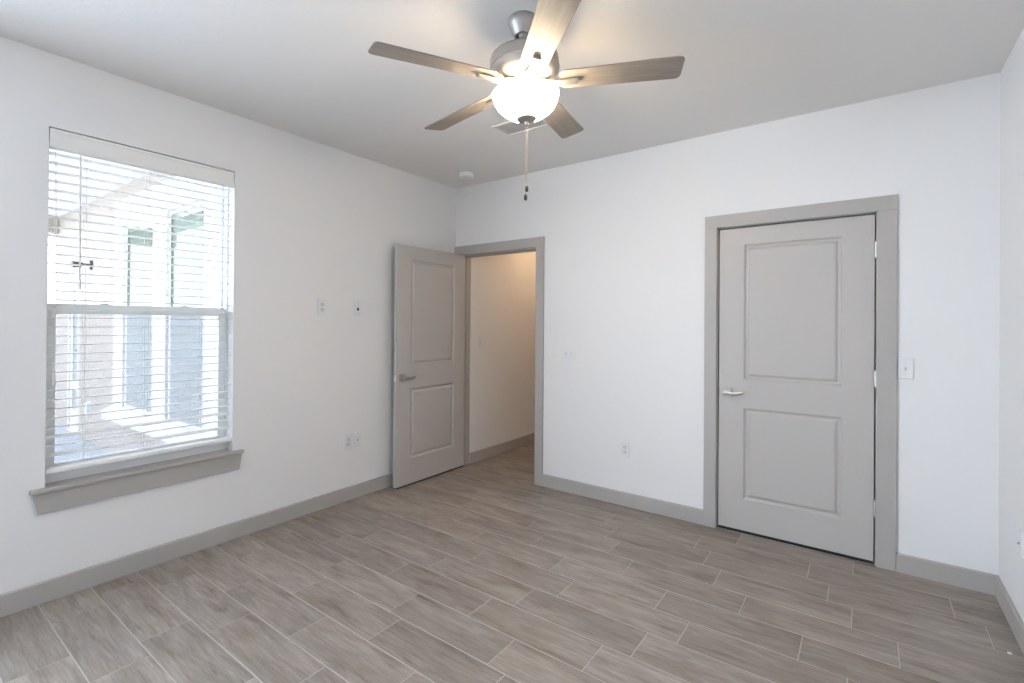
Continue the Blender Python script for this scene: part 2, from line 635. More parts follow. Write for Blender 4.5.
def casing(name, xo0, xi0, xi1, xo1, top_o, top_i, hole, hinge_side, label, stop=True):
    root = empty(name, ((xi0 + xi1) / 2, 0, 0))
    tag(root, label, 'door trim', kind='structure')
    ox = root.location.x

    def mk(nm, *bxs):
        b_ = bmesh.new()
        for q in bxs:
            box(b_, q[0] - ox, q[1] - ox, *q[2:])
        return link(nm, b_, M['trim'], root, bevel=0.0025)
    mk('side_casing', (xo0, xi0, -CT, 0, 0, top_i))
    mk('side_casing', (xi1, xo1, -CT, 0, 0, top_i))
    mk('head_casing', (xo0, xo1, -CT, 0, top_i, top_o))
    j0, j1, jt = hole[0] + 0.012, hole[1] - 0.012, hole[3] - 0.012
    mk('jamb', (hole[0], j0, 0, 0.117, 0, hole[3]))
    mk('jamb', (j1, hole[1], 0, 0.117, 0, hole[3]))
    mk('head_jamb', (j0, j1, 0, 0.117, jt, hole[3]))
    if stop:
        s = 0.010
        mk('door_stop', (j0, j0 + s, 0.042, 0.078, 0, jt), (j1 - s, j1, 0.042, 0.078, 0, jt),
           (j0 + s, j1 - s, 0.042, 0.078, jt - s, jt))
    return root


casing('trim_1', 0.0, 0.084, 0.9540, 1.0330, 2.1354, 2.0515, ENT, 'l',
       'greige casing around the open bedroom doorway in the corner')
casing('trim_2', 2.356, 2.4355, 3.311, 3.402, 2.1354, 2.0515, CLO, 'r',
       'greige casing around the closed closet door')

# ------------------------------------------------------------------ doors


def door_slab(bm, w, h, t, px0, px1, panels):
    """slab from x 0..w, z 0..h, y 0 (front) .. t (back); moulded panels on both faces"""
    for side in (0, 1):
        yf = 0.0 if side == 0 else t
        sg = 1 if side == 0 else -1

        def quad(pts):
            vs = [bm.verts.new(p) for p in pts]
            bm.faces.new(vs)

        def rect(x0, x1, z0, z1, d=0.0):
            y = yf + sg * d
            quad(((x0, y, z0), (x1, y, z0), (x1, y, z1), (x0, y, z1)))
        rect(0, px0, 0, h)
        rect(px1, w, 0, h)
        zz = [0.0]
        for (a, c) in panels:
            zz += [a, c]
        zz.append(h)
        for i in range(0, len(zz), 2):
            rect(px0, px1, zz[i], zz[i + 1])
        prof = [(0, 0), (0.004, 0.0015), (0.012, 0.0105), (0.018, 0.0120), (0.025, 0.0115), (0.035, 0.0040), (0.042, 0.0020)]
        for (a, c) in panels:
            for (i0, d0), (i1, d1) in zip(prof, prof[1:]):
                A = ((px0 + i0, a + i0), (px1 - i0, a + i0), (px1 - i0, c - i0), (px0 + i0, c - i0))
                B = ((px0 + i1, a + i1), (px1 - i1, a + i1), (px1 - i1, c - i1), (px0 + i1, c - i1))
                for k in range(4):
                    l = (k + 1) % 4
                    quad(((A[k][0], yf + sg * d0, A[k][1]), (A[l][0], yf + sg * d0, A[l][1]),
                          (B[l][0], yf + sg * d1, B[l][1]), (B[k][0], yf + sg * d1, B[k][1])))
            i1, d1 = prof[-1]
            rect(px0 + i1, px1 - i1, a + i1, c - i1, d1)
    for pts in (((0, 0, 0), (0, t, 0), (0, t, h), (0, 0, h)), ((w, 0, 0), (w, t, 0), (w, t, h), (w, 0, h)),
                ((0, 0, 0), (w, 0, 0), (w, t, 0), (0, t, 0)), ((0, 0, h), (w, 0, h), (w, t, h), (0, t, h))):
        bm.faces.new([bm.verts.new(p) for p in pts])
    bmesh.ops.remove_doubles(bm, verts=bm.verts, dist=1e-5)


def lever_set(parent, x, z, y_face, out, direction, wave=0.0):
    """rose plus lever on a door face; out = -1/+1 along y, direction = lever towards +x or -x"""
    b_ = bmesh.new()
    y1 = y_face + out * 0.009
    box(b_, x - 0.032, x + 0.032, min(y_face, y1), max(y_face, y1), z - 0.032, z + 0.032)
    rose = link('handle_rose', b_, M['nickel'], parent, bevel=0.002)
    b_ = bmesh.new()
    yk = y_face + out * 0.048
    tube(b_, [(x, y_face + out * 0.008, z), (x, y_face + out * 0.05, z)], 0.0105, 14)
    d = direction
    secs = [(0.0, 0.0, 0.012, 0.006), (0.02, 0.0, 0.012, 0.006), (0.05, -0.004, 0.011, 0.006), (0.08, -0.003, 0.010, 0.005),
            (0.108, 0.004, 0.009, 0.0045), (0.118, 0.006, 0.006, 0.003)]
    rings = []
    for sx, dz, hz, hy in secs:
        cx = x + d * (sx - 0.012)
        rings.append([b_.verts.new((cx, yk + a * hy, z + dz + b2 * hz))
                      for a, b2 in ((-1, -.6), (-.6, -1), (.6, -1), (1, -.6), (1, .6), (.6, 1), (-.6, 1), (-1, .6))])
    for r0, r1 in zip(rings, rings[1:]):
        for k in range(8):
            b_.faces.new((r0[k], r0[(k + 1) % 8], r1[(k + 1) % 8], r1[k]))
    b_.faces.new(rings[0])
    b_.faces.new(rings[-1])
    link('door_lever', b_, M['chrome'], parent, smooth=True)
    return rose


def hinge(parent, x, y, z, leaf_dir):
    b_ = bmesh.new()
    L = 0.09
    for i in range(5):
        z0 = z - L / 2 + i * L / 5
        lathe(b_, [(0.0078, z0 + 0.0008), (0.0078, z0 + L / 5 - 0.0008)], 14, (x, y, 0))
    lathe(b_, [(0.0, z - L / 2 - 0.006), (0.0045, z - L / 2 - 0.003), (0.005, z - L / 2)], 12, (x, y, 0))
    lathe(b_, [(0.005, z + L / 2), (0.0045, z + L / 2 + 0.003), (0.0, z + L / 2 + 0.006)], 12, (x, y, 0))
    return link('hinge', b_, M['bright_nickel'], parent, smooth=True)


# closet door, closed
SL0, SL1, SB, ST = 2.449, 3.2995, 0.022, 2.0350
d2 = empty('door_2', (SL0, 0.0, SB))
tag(d2, 'closed greige two panel closet door with lever on its left', 'door', kind='structure')
bm = bmesh.new()
door_slab(bm, SL1 - SL0, ST - SB, 0.035, 0.152, SL1 - SL0 - 0.152, [(0.225 - SB, 0.838 - SB), (1.022 - SB, 1.928 - SB)])
link('door_slab', bm, M['door'], d2, loc=(0, 0.004, 0))
lever_set(d2, 2.500 - SL0, 0.932 - SB, 0.004, -1, 1)
for hz in (1.829, 1.081, 0.333):
    hinge(d2, SL1 - SL0 + 0.0065, -0.012, hz - SB, 1)
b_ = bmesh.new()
box(b_, 0.002, SL1 - SL0 - 0.002, 0.008, 0.036, -0.018, 0.002)  # added strip, its black replaces the shade below the closet slab
tag(link('gap_shade_strip', b_, M['gap_shade'], d2), 'black strip standing in for the shade under the door')
b_ = bmesh.new()
box(b_, -0.004, 0.0, 0.004, 0.03, 0.932 - SB - 0.03, 0.932 - SB + 0.03)
tag(link('latch_plate', b_, M['fob'], d2), 'dark latch at the door edge')

# bedroom door, swung open along the left wall
# local frame: x runs along the slab from the hinge to the free edge, y = thickness
d1 = empty('door_1', (0.1225, 0.002, 0.015), -PI / 2)
tag(d1, 'open greige two panel bedroom door standing along the left wall', 'door', kind='structure')
bm = bmesh.new()
DW = 0.840
door_slab(bm, DW, 2.045 - 0.015, 0.035, 0.141, 0.686, [(0.228 - 0.015, 0.828 - 0.015), (1.02 - 0.015, 1.93 - 0.015)])
# slab local y must point towards the left wall (-x in the world): rotated -90 deg, +y -> +x, so mirror
for v in bm.verts:
    v.co.y = -v.co.y
link('door_slab', bm, M['door'], d1)
lever_set(d1, 0.776, 0.925 - 0.015, 0.0, 1, -1)
lever_set(d1, 0.776, 0.925 - 0.015, -0.035, -1, -1)
for hz in (1.83, 1.08, 0.33):
    hinge(d1, -0.006, -0.042, hz - 0.015, 1)
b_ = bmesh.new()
box(b_, 0.004, DW - 0.004, -0.032, -0.004, -0.011, 0.002)  # same added black strip for the shaded gap under this slab
tag(link('gap_shade_strip', b_, M['gap_shade'], d1), 'black strip standing in for the shade under the door')
b_ = bmesh.new()
box(b_, DW, DW + 0.002, -0.030, -0.005, 0.925 - 0.015 - 0.028, 0.925 - 0.015 + 0.028)
box(b_, DW, DW + 0.010, -0.024, -0.011, 0.925 - 0.015 - 0.010, 0.925 - 0.015 + 0.010)
tag(link('latch_plate', b_, M['bright_nickel'], d1, bevel=0.001), 'shiny latch on the free edge')

# ------------------------------------------------------------------ window in the left wall
win = empty('window_1', (0, (WIN[0] + WIN[1]) / 2, WIN[2]))
tag(win, 'white single hung window in the left wall', 'window', kind='structure')
oy, oz = win.location.y, win.location.z


def wlink(name, bm, mat, parent=win, **k):
    for v in bm.verts:
        v.co.y -= oy
        v.co.z -= oz
    return link(name, bm, mat, parent, **k)


Y0, Y1, Z0, Z1 = WIN
ZS = 0.5625                                      # top of the sill board
bm = bmesh.new()
frame_ring(bm, Y0, Y1, ZS, Z1, 0.012, 0.045, 0.03, -0.15, -0.075, 'x')
wlink('window_frame', bm, M['vinyl'], bevel=0.002)
bm = bmesh.new()
frame_ring(bm, Y0 + 0.012, Y1 - 0.012, 1.421, Z1 - 0.03, 0.012, 0.050, 0.026, -0.145, -0.122, 'x')
us = wlink('upper_sash', bm, M['vinyl'], bevel=0.002)
bm = bmesh.new()
box(bm, -0.136, -0.131, Y0 + 0.023, Y1 - 0.023, 1.471, Z1 - 0.055)
wlink('pane', bm, M['glass'], us)
bm = bmesh.new()
frame_ring(bm, Y0 + 0.012, Y1 - 0.012, ZS + 0.045, 1.472, 0.038, 0.045, 0.052, -0.118, -0.088, 'x')
ls = wlink('lower_sash', bm, M['vinyl'], bevel=0.002)
bm = bmesh.new()
box(bm, -0.106, -0.101, Y0 + 0.049, Y1 - 0.049, ZS + 0.09, 1.42)
wlink('pane', bm, M['glass'], ls)
for fy in (0.28, 0.72):
    bm = bmesh.new()
    yl = Y0 + (Y1 - Y0) * fy
    box(bm, -0.104, -0.092, yl - 0.022, yl + 0.022, 1.472, 1.476)
    box(bm, -0.100, -0.094, yl - 0.008, yl + 0.018, 1.476, 1.480)
    wlink('sash_lock', bm, M['device'], ls, bevel=0.002)
bm = bmesh.new()
box(bm, -0.1485, -0.1475, Y0 + 0.012, Y1 - 0.012, ZS + 0.03, 1.44)
tag(wlink('insect_screen', bm, M['screen']), 'grey insect screen over the lower half')
bm = bmesh.new()
prism(bm, [(-0.2, -2.94), (0.0, -2.94), (0.0, -2.998), (0.032, -2.998), (0.032, -2.006), (0.0, -2.006), (0.0, -2.068), (-0.2, -2.068)],
      'z', Z0, ZS)
tag(wlink('window_sill', bm, M['trim'], bevel=0.005, seg=3), 'greige sill board with rounded nose')
bm = bmesh.new()
prism(bm, [(-2.990, Z0), (-2.967, 0.441), (-2.029, 0.441), (-2.013, Z0)], 'x', 0.0, 0.018)
tag(wlink('window_apron', bm, M['trim'], bevel=0.002), 'greige apron board with slanted ends')

# ------------------------------------------------------------------ venetian blind
bl = empty('venetian_blind', (-0.035, (Y0 + Y1) / 2, ZS))
tag(bl, 'white horizontal slat blind hanging inside the left wall window', 'blind')


def blink(name, bm, mat, **k):
    for v in bm.verts:
        v.co.x -= -0.035
        v.co.y -= oy
        v.co.z -= ZS
    return link(name, bm, mat, bl, **k)


BY0, BY1 = Y0 + 0.004, Y1 - 0.005
bm = bmesh.new()
prism(bm, [(-0.012, 2.238), (-0.001, 2.240), (0.003, 2.246), (0.0005, 2.262), (0.0005, 2.318), (0.004, 2.328), (0.003, 2.3385), (-0.010, 2.3385)],
      'y', BY0, BY1)
tag(blink('valance', bm, M['blind']), 'white moulded valance')
bm = bmesh.new()
box(bm, -0.062, -0.013, BY0 + 0.004, BY1 - 0.004, 2.285, 2.335)
blink('headrail', bm, M['blind'])
bm = bmesh.new()
SP, ZTOP, ZBOT = 0.0458, 2.222, 0.690
nsl = int(round((ZTOP - ZBOT) / SP))
for i in range(nsl + 1):
    z = ZTOP - i * SP
    tilt = -0.025
    if i == nsl:
        tilt = 0.14
    elif i == nsl - 2:
        tilt = 0.13
    hw, th = 0.025, 0.0013
    ca, sa = math.cos(tilt), math.sin(tilt)
    cxs = -0.036
    pts = []
    for s_ in (-1, -0.5, 0, 0.5, 1):
        crown = 0.0016 * (1 - s_ * s_)
        pts.append((cxs + s_ * hw * ca + 0 * sa, z + crown - s_ * hw * sa))
    prof = [(p[0], p[1] - th) for p in pts] + [(p[0], p[1] + th) for p in reversed(pts)]
    prism(bm, prof, 'y', BY0, BY1)
blink('slats', bm, M['blind'])
bm = bmesh.new()
prism(bm, [(-0.060, 0.622), (-0.012, 0.622), (-0.009, 0.626), (-0.009, 0.640), (-0.013, 0.644), (-0.059, 0.644), (-0.063, 0.64), (-0.063, 0.626)],
      'y', BY0, BY1)
blink('bottom_rail', bm, M['blind'])
bm = bmesh.new()
for yl in (-2.788, -2.52, -2.228):
    for xl in (-0.0625, -0.0095):
        tube(bm, [(xl, yl - 0.004, 2.285), (xl, yl - 0.004, 0.64)], 0.0008, 6)
        tube(bm, [(xl, yl + 0.006, 2.285), (xl, yl + 0.006, 0.64)], 0.0006, 6)
    for i in range(nsl + 1):
        z = ZTOP - i * SP - 0.002
        box(bm, -0.062, -0.010, yl - 0.0045, yl - 0.0035, z - 0.0006, z)
blink('ladder_cords', bm, M['cord'])
bm = bmesh.new()
tube(bm, [(-0.006, -2.819, 2.262), (-0.004, -2.819, 2.235), (-0.003, -2.817, 1.60)], 0.0042, 10)
lathe(bm, [(0.003, 1.60), (0.0062, 1.59), (0.0062, 1.56), (0.004, 1.545), (0, 1.545)], 12, (-0.003, -2.817, 0))
tag(blink('tilt_wand', bm, M['white'], smooth=True), 'slim white tilt wand')
bm = bmesh.new()
for q in (0.0, 0.006):
    tube(bm, [(-0.006, -2.914 + q, 2.24), (-0.006, -2.913 + q, 1.12)], 0.0011, 6)
lathe(bm, [(0.002, 1.125), (0.005, 1.11), (0.0075, 1.07), (0.0075, 1.065), (0, 1.065)], 12, (-0.006, -2.910, 0))
tag(blink('lift_cord', bm, M['cord'], smooth=True), 'lift cord ending in a white tassel')

# ------------------------------------------------------------------ unseen window added in the left wall to bring in daylight
sw = empty('added_window', (0, (SIDE[0] + SIDE[1]) / 2, SIDE[2]))
tag(sw, 'unseen white framed window added in the left wall for daylight', 'window', kind='structure')
bm = bmesh.new()
frame_ring(bm, SIDE[0] - sw.location.y, SIDE[1] - sw.location.y, 0, SIDE[3] - SIDE[2], 0.045, 0.05, 0.05, -0.18, -0.12, 'x')
box(bm, -0.175, -0.125, SIDE[0] - sw.location.y + 0.045, SIDE[1] - sw.location.y - 0.045, 0.87, 0.92)
link('window_frame', bm, M['vinyl'], sw)
bm = bmesh.new()
box(bm, -0.153, -0.148, SIDE[0] - sw.location.y + 0.045, SIDE[1] - sw.location.y - 0.045, 0.05, SIDE[3] - SIDE[2] - 0.05)
link('pane', bm, M['glass'], sw)

# ------------------------------------------------------------------ ceiling fan
FAN_C = Vector((2.0611, -1.7888, 2.4279))
AX = Vector((-0.0359, -0.0265, 1.0)).normalized()
E1 = (Vector((1, 0, 0)) - AX * AX.x).normalized()
E2 = AX.cross(E1)
TOPD = (H - FAN_C.z) / AX.z                      # distance hub -> ceiling along the axis
fan_base = FAN_C + AX * TOPD
fan = empty('ceiling_fan', fan_base)
fan.matrix_world = Matrix(((E1.x, E2.x, AX.x, fan_base.x), (E1.y, E2.y, AX.y, fan_base.y), (E1.z, E2.z, AX.z, fan_base.z), (0, 0, 0, 1)))
tag(fan, 'brushed nickel ceiling fan with five grey wood blades and a lit glass bowl', 'ceiling fan')


def fl(name, bm, mat, parent=fan, **k):
    """builder coordinates: hub centre = origin, z along the fan axis"""
    if parent is fan:
        for v in bm.verts:
            v.co.z -= TOPD
    return link(name, bm, mat, parent, **k)


bm = bmesh.new()
T = TOPD
lathe(bm, [(0.0, T + 0.000), (0.062, T + 0.000), (0.0635, T - 0.004), (0.0635, T - 0.024), (0.061, T - 0.033), (0.050, T - 0.058), (0.040, T - 0.075),
           (0.034, T - 0.077), (0.031, T - 0.074), (0.029, T - 0.06)], 48, caps=False)
fl('canopy', bm, M['nickel'], smooth=True)
bm = bmesh.new()
tube(bm, [(0, 0, T - 0.055), (0, 0, 0.115)], 0.0135, 20)
lathe(bm, [(0.0, T - 0.055), (0.026, T - 0.060), (0.024, T - 0.070), (0.0135, T - 0.08)], 24, caps=False)
lathe(bm, [(0.0135, 0.150), (0.024, 0.147), (0.026, 0.135), (0.026, 0.112)], 24, caps=False)
fl('downrod', bm, M['nickel'], smooth=True)
bm = bmesh.new()
lathe(bm, [(0.0, 0.122), (0.05, 0.122), (0.125, 0.120), (0.140, 0.117), (0.147, 0.110), (0.149, 0.102), (0.149, 0.068),
           (0.1515, 0.066), (0.1515, 0.062), (0.149, 0.060), (0.147, 0.048), (0.137, 0.030), (0.118, 0.016), (0.095, 0.008), (0.0, 0.008)], 64)
fl('motor_housing', bm, M['nickel'], smooth=True)
bm = bmesh.new()
lathe(bm, [(0.0, 0.010), (0.066, 0.010), (0.068, 0.004), (0.068, -0.020), (0.066, -0.024), (0.072, -0.026), (0.072, -0.038), (0.0, -0.038)], 48)
fl('switch_housing', bm, M['chrome'], smooth=True)

# blades
R0, R1, BWR, BWT, BTH = 0.150, 0.660, 0.112, 0.134, 0.0055
PHASE, STEP, BP = 0.4969, 2 * PI / 5, math.radians(-11)


def blade_outline():
    pts = []

    def arc(cx, cy, r, a0, a1, n=6):
        for i in range(n + 1):
            a = a0 + (a1 - a0) * i / n
            pts.append((cx + r * math.cos(a), cy + r * math.sin(a)))
    r_t, r_r = 0.024, 0.030
    arc(R1 - r_t, -BWT / 2 + r_t, r_t, -PI / 2, 0)
    arc(R1 - r_t, BWT / 2 - r_t, r_t, 0, PI / 2)
    arc(R0 + r_r, BWR / 2 - r_r, r_r, PI / 2, PI)
    arc(R0 + r_r, -BWR / 2 + r_r, r_r, PI, 3 * PI / 2)
    return pts


def blade_mesh():
    b_ = bmesh.new()
    prism(b_, blade_outline(), 'z', 0.0, BTH)
    for v in b_.verts:
        y, z = v.co.y, v.co.z
        v.co.y = y * math.cos(BP) - z * math.sin(BP)
        v.co.z = y * math.sin(BP) + z * math.cos(BP)
    return b_


def iron_mesh():
    b_ = bmesh.new()
    # tapered arm from under the motor out to a rounded pad beneath the blade
    secs = [(0.060, 0.024, 0.0015, 0.010), (0.090, 0.024, -0.003, 0.009), (0.120, 0.020, -0.012, 0.010), (0.150, 0.018, -0.014, 0.010),
            (0.190, 0.018, -0.012, 0.010), (0.218, 0.018, -0.010, 0.010), (0.226, 0.0175, -0.009, 0.010), (0.229, 0.015, -0.0075, 0.008)]
    rings = []
    for x, hw, zc, th in secs:
        tw = BP * min(1, max(0, (x - 0.07) / 0.08))
        ring = []
        for a, c in ((-1, 0), (-0.75, -1), (0.75, -1), (1, 0), (0.9, 1), (-0.9, 1)):
            y, z = a * hw, c * th / 2
            ring.append(b_.verts.new((x, y * math.cos(tw) - z * math.sin(tw), zc + y * math.sin(tw) + z * math.cos(tw))))
        rings.append(ring)
    for r0, r1 in zip(rings, rings[1:]):
        for k in range(6):
            b_.faces.new((r0[k], r0[(k + 1) % 6], r1[(k + 1) % 6], r1[k]))
    b_.faces.new(rings[0])
    b_.faces.new(rings[-1])
    return b_


blade0 = link('blade', blade_mesh(), M['blade'], fan, loc=(0, 0, -TOPD), bevel=0.0015)
iron0 = link('blade_iron', iron_mesh(), M['nickel'], blade0, smooth=True)
blade0.rotation_euler = (0, 0, PHASE)
for k in range(1, 5):
    bd = blade0.copy()
    COL.objects.link(bd)
    bd.parent = fan
    bd.rotation_euler = (0, 0, PHASE + k * STEP)
    ir = iron0.copy()
    COL.objects.link(ir)
    ir.parent = bd

# light bowl, open at the top
bm = bmesh.new()
outer = [(0.022, -0.152), (0.050, -0.148), (0.080, -0.138), (0.106, -0.120), (0.125, -0.100), (0.137, -0.078), (0.143, -0.058), (0.1445, -0.047)]
inner = [(0.1445, -0.047), (0.1405, -0.047), (0.138, -0.058), (0.132, -0.077), (0.120, -0.098), (0.101, -0.117), (0.078, -0.134), (0.050, -0.144), (0.022, -0.148), (0.022, -0.152)]
lathe(bm, outer, 64, caps=False)
lathe(bm, inner, 64, caps=False, mi=1)
bmesh.ops.remove_doubles(bm, verts=bm.verts, dist=1e-5)
tag(fl('glass_bowl', bm, [M['bowl'], M['bowl_in']], smooth=True), 'glowing frosted glass bowl')
bm = bmesh.new()
tube(bm, [(0, 0, -0.036), (0, 0, -0.150)], 0.005, 10)
lathe(bm, [(0.0, -0.148), (0.043, -0.148), (0.0445, -0.152), (0.042, -0.157), (0.026, -0.164), (0.011, -0.168), (0.009, -0.172), (0.010, -0.177),
           (0.006, -0.182), (0.0, -0.184)], 32)
fl('finial', bm, M['nickel'], smooth=True)

# pull chains hang plumb from the finial (world space is a hair off the fan axis)
MWI = fan.matrix_world.inverted()


def pull_chain(off, z_end, swap):
    top = FAN_C - AX * 0.176 + Vector((off, off * 0.4, 0))
    b_ = bmesh.new()
    pts = [top, Vector((top.x, top.y, z_end + 0.03))]
    n = int((pts[0].z - pts[1].z) / 0.0046)
    for i in range(n):
        c = pts[0].lerp(pts[1], i / n)
        bmesh.ops.create_icosphere(b_, subdivisions=1, radius=0.0013, matrix=Matrix.Translation(c))
    tube(b_, pts, 0.0005, 5)
    bmesh.ops.transform(b_, matrix=MWI, verts=b_.verts)
    ch = link('pull_chain', b_, M['chain'], fan)
    b_ = bmesh.new()
    lathe(b_, [(0.0, z_end + 0.030), (0.0035, z_end + 0.028), (0.0072, z_end + 0.020), (0.0078, z_end + 0.010), (0.006, z_end + 0.002), (0.0, z_end)],
          14, (top.x, top.y, 0))
    bmesh.ops.transform(b_, matrix=MWI, verts=b_.verts)
    link('chain_fob', b_, M['fob'], ch, smooth=True)


pull_chain(0.0025, 1.957, 0)
pull_chain(-0.0025, 1.920, 1)

# the fan's two bulbs inside the bowl
for k, a in enumerate((0.9, 0.9 + PI)):
    ld = bpy.data.lights.new('fan_bulb', 'POINT')
    ld.energy = 2.6
    ld.color = (1.0, 0.70, 0.42)
    ld.shadow_soft_size = 0.028
    lo = bpy.data.objects.new('fan_bulb', ld)
    p = FAN_C - AX * 0.078 + (E1 * math.cos(a) + E2 * math.sin(a)) * 0.070
    lo.location = p
    COL.objects.link(lo)

# ------------------------------------------------------------------ ceiling fittings
sd = empty('smoke_detector', (0.405, -0.305, H))
tag(sd, 'round white smoke detector on the ceiling near the door corner', 'smoke detector')
bm = bmesh.new()
lathe(bm, [(0.0, 0.0), (0.068, 0.0), (0.068, -0.010), (0.0, -0.010)], 40)
link('base_plate', bm, M['white'], sd, smooth=True)
bm = bmesh.new()
lathe(bm, [(0.060, -0.010), (0.060, -0.014), (0.064, -0.016), (0.062, -0.030), (0.052, -0.037), (0.030, -0.040), (0.0, -0.040)], 40)
link('cover', bm, M['white'], sd, smooth=True)

cv = empty('ceiling_vent', (1.40, -0.885, H))
tag(cv, 'white rectangular ceiling air register behind the fan bowl', 'ceiling vent')
bm = bmesh.new()
frame_ring(bm, -0.175, 0.175, -0.10, 0.10, 0.022, 0.022, 0.022, -0.008, 0.0, 'y')
for v in bm.verts:
    v.co.y, v.co.z = v.co.z, v.co.y
link('register_frame', bm, M['ceiling'], cv, bevel=0.002)
bm = bmesh.new()
for i in range(8):
    yy = -0.072 + i * 0.0205
    prism(bm, [(yy + 0.009, -0.001), (yy + 0.008, -0.001), (yy - 0.008, -0.007), (yy - 0.007, -0.007)], 'x', -0.153, 0.153)
link('louvers', bm, M['ceiling'], cv)
bm = bmesh.new()
box(bm, -0.154, 0.154, -0.079, 0.079, -0.0008, -0.0002)
link('duct_damper', bm, M['ceiling'], cv)

# ------------------------------------------------------------------ switch plates and outlets


def plate_root(name, loc, rz, label, cat, group=None, w=0.072, h=0.118, gang=1):
    """local x across the plate, -y out of the wall"""
    r = empty(name, loc, rz)
    tag(r, label, cat, group)
    b_ = bmesh.new()
    t = 0.007
    A = [(-w / 2, -h / 2), (w / 2, -h / 2), (w / 2, h / 2), (-w / 2, h / 2)]
    e = 0.004
    Bq = [(-w / 2 + e, -h / 2 + e), (w / 2 - e, -h / 2 + e), (w / 2 - e, h / 2 - e), (-w / 2 + e, h / 2 - e)]
    va = [b_.verts.new((p[0], 0, p[1])) for p in A]
    vb = [b_.verts.new((p[0], -t * 0.55, p[1])) for p in A]
    vc = [b_.verts.new((p[0], -t, p[1])) for p in Bq]
    b_.faces.new(va)
    b_.faces.new(vc)
    for i in range(4):
        j = (i + 1) % 4
        b_.faces.new((va[i], va[j], vb[j], vb[i]))
        b_.faces.new((vb[i], vb[j], vc[j], vc[i]))
    link('cover_plate', b_, M['plate'], r)
    return r


def screw(r, x, z):
    b_ = bmesh.new()
    lathe(b_, [(0.0, -0.0082), (0.0022, -0.0080), (0.0032, -0.0069)], 12, (x, 0, z), axis='y', caps=False)
    link('screw', b_, M['device'], r)


def toggle(r, x, up=1):
    b_ = bmesh.new()
    box(b_, x - 0.0052, x + 0.0052, -0.0080, -0.0069, -0.0125, 0.0125)
    link('toggle_slot', b_, M['device'], r)
    b_ = bmesh.new()
    prism(b_, [(-0.006, -0.004), (-0.019, 0.004 * up + 0.003), (-0.019, 0.004 * up + 0.009), (-0.006, 0.007)], 'x', x - 0.0035, x + 0.0035)
    link('toggle', b_, M['plate'], r)
    screw(r, x, 0.030)
    screw(r, x, -0.030)


def receptacle(r):
    for zc in (0.0195, -0.0195):
        b_ = bmesh.new()
        pts = []
        for i in range(24):
            a = 2 * PI * i / 24
            pts.append((0.0172 * math.cos(a), zc + max(-0.0135, min(0.0135, 0.0172 * math.sin(a)))))
        prism(b_, pts, 'y', -0.0090, -0.006)
        f = link('receptacle', b_, M['device'], r)
        b_ = bmesh.new()
        box(b_, -0.0075, -0.0055, -0.0095, -0.0089, zc - 0.001, zc + 0.008)
        box(b_, 0.0055, 0.0075, -0.0095, -0.0089, zc - 0.001, zc + 0.007)
        lathe(b_, [(0.0, -0.0095), (0.0024, -0.0095), (0.0024, -0.0089)], 10, (0, 0, zc - 0.0075), axis='y', caps=False)
        link('plug_slots', b_, M['slot'], f)
    screw(r, 0, 0)


def jack(r, z, dark=True, big=False):
    b_ = bmesh.new()
    rr = 0.0065 if not big else 0.009
    lathe(b_, [(0.0, -0.0125), (rr * 0.55, -0.0125), (rr * 0.62, -0.009), (rr, -0.0088), (rr, -0.006)], 14, (0, 0, z), axis='y', caps=False)
    link('jack', b_, M['slot'] if dark else M['device'], r)


def brush_opening(r, z):
    b_ = bmesh.new()
    box(b_, -0.008, 0.008, -0.0082, -0.006, z - 0.011, z + 0.011)
    link('cable_port', b_, M['dark'], r)


LW = PI / 2          # plates on the left wall face +x
p = plate_root('wall_outlet', (0, -1.448, 1.499), LW, 'upper white outlet on the left wall, nearer the window', 'outlet')
receptacle(p)
p = plate_root('cable_plate', (0, -1.135, 1.506), LW, 'upper white cable plate with black port on the left wall', 'wall plate')
jack(p, 0.017, False)
brush_opening(p, -0.014)
screw(p, 0, 0.045)
screw(p, 0, -0.045)
p = plate_root('wall_outlet', (0, -1.214, 0.456), LW, 'low white outlet on the left wall, left one of the low pair', 'outlet')
receptacle(p)
p = plate_root('cable_plate', (0, -1.128, 0.455), LW, 'low white cable plate with one dark jack beside the low outlet', 'wall plate')
jack(p, 0.0, True)
screw(p, 0, 0.045)
screw(p, 0, -0.045)
p = plate_root('light_switch', (1.278, 0, 1.139), 0, 'square white double light switch right of the open doorway', 'light switch', w=0.116)
toggle(p, -0.023)
toggle(p, 0.023, -1)
p = plate_root('wall_outlet', (1.775, 0, 0.429), 0, 'low white outlet on the back wall between the doors', 'outlet')
receptacle(p)
p = plate_root('light_switch', (3.441, 0, 1.149), 0, 'white single light switch right of the closet door', 'light switch')
toggle(p, 0.0)
p = plate_root('cable_plate', (ROOM_W, -0.452, 0.435), -PI / 2, 'low white cable plate on the right wall at the photo edge', 'wall plate')
jack(p, -0.005, True)
screw(p, 0, 0.045)
p = plate_root('light_switch', (0.10, 0.262, 1.19), LW, 'light switch on the hall wall seen through the doorway', 'light switch')
toggle(p, 0.0)
p = plate_root('wall_outlet', (0.10, 1.262, 0.46), LW, 'outlet far along the hall wall beside the doorway edge', 'outlet')
receptacle(p)

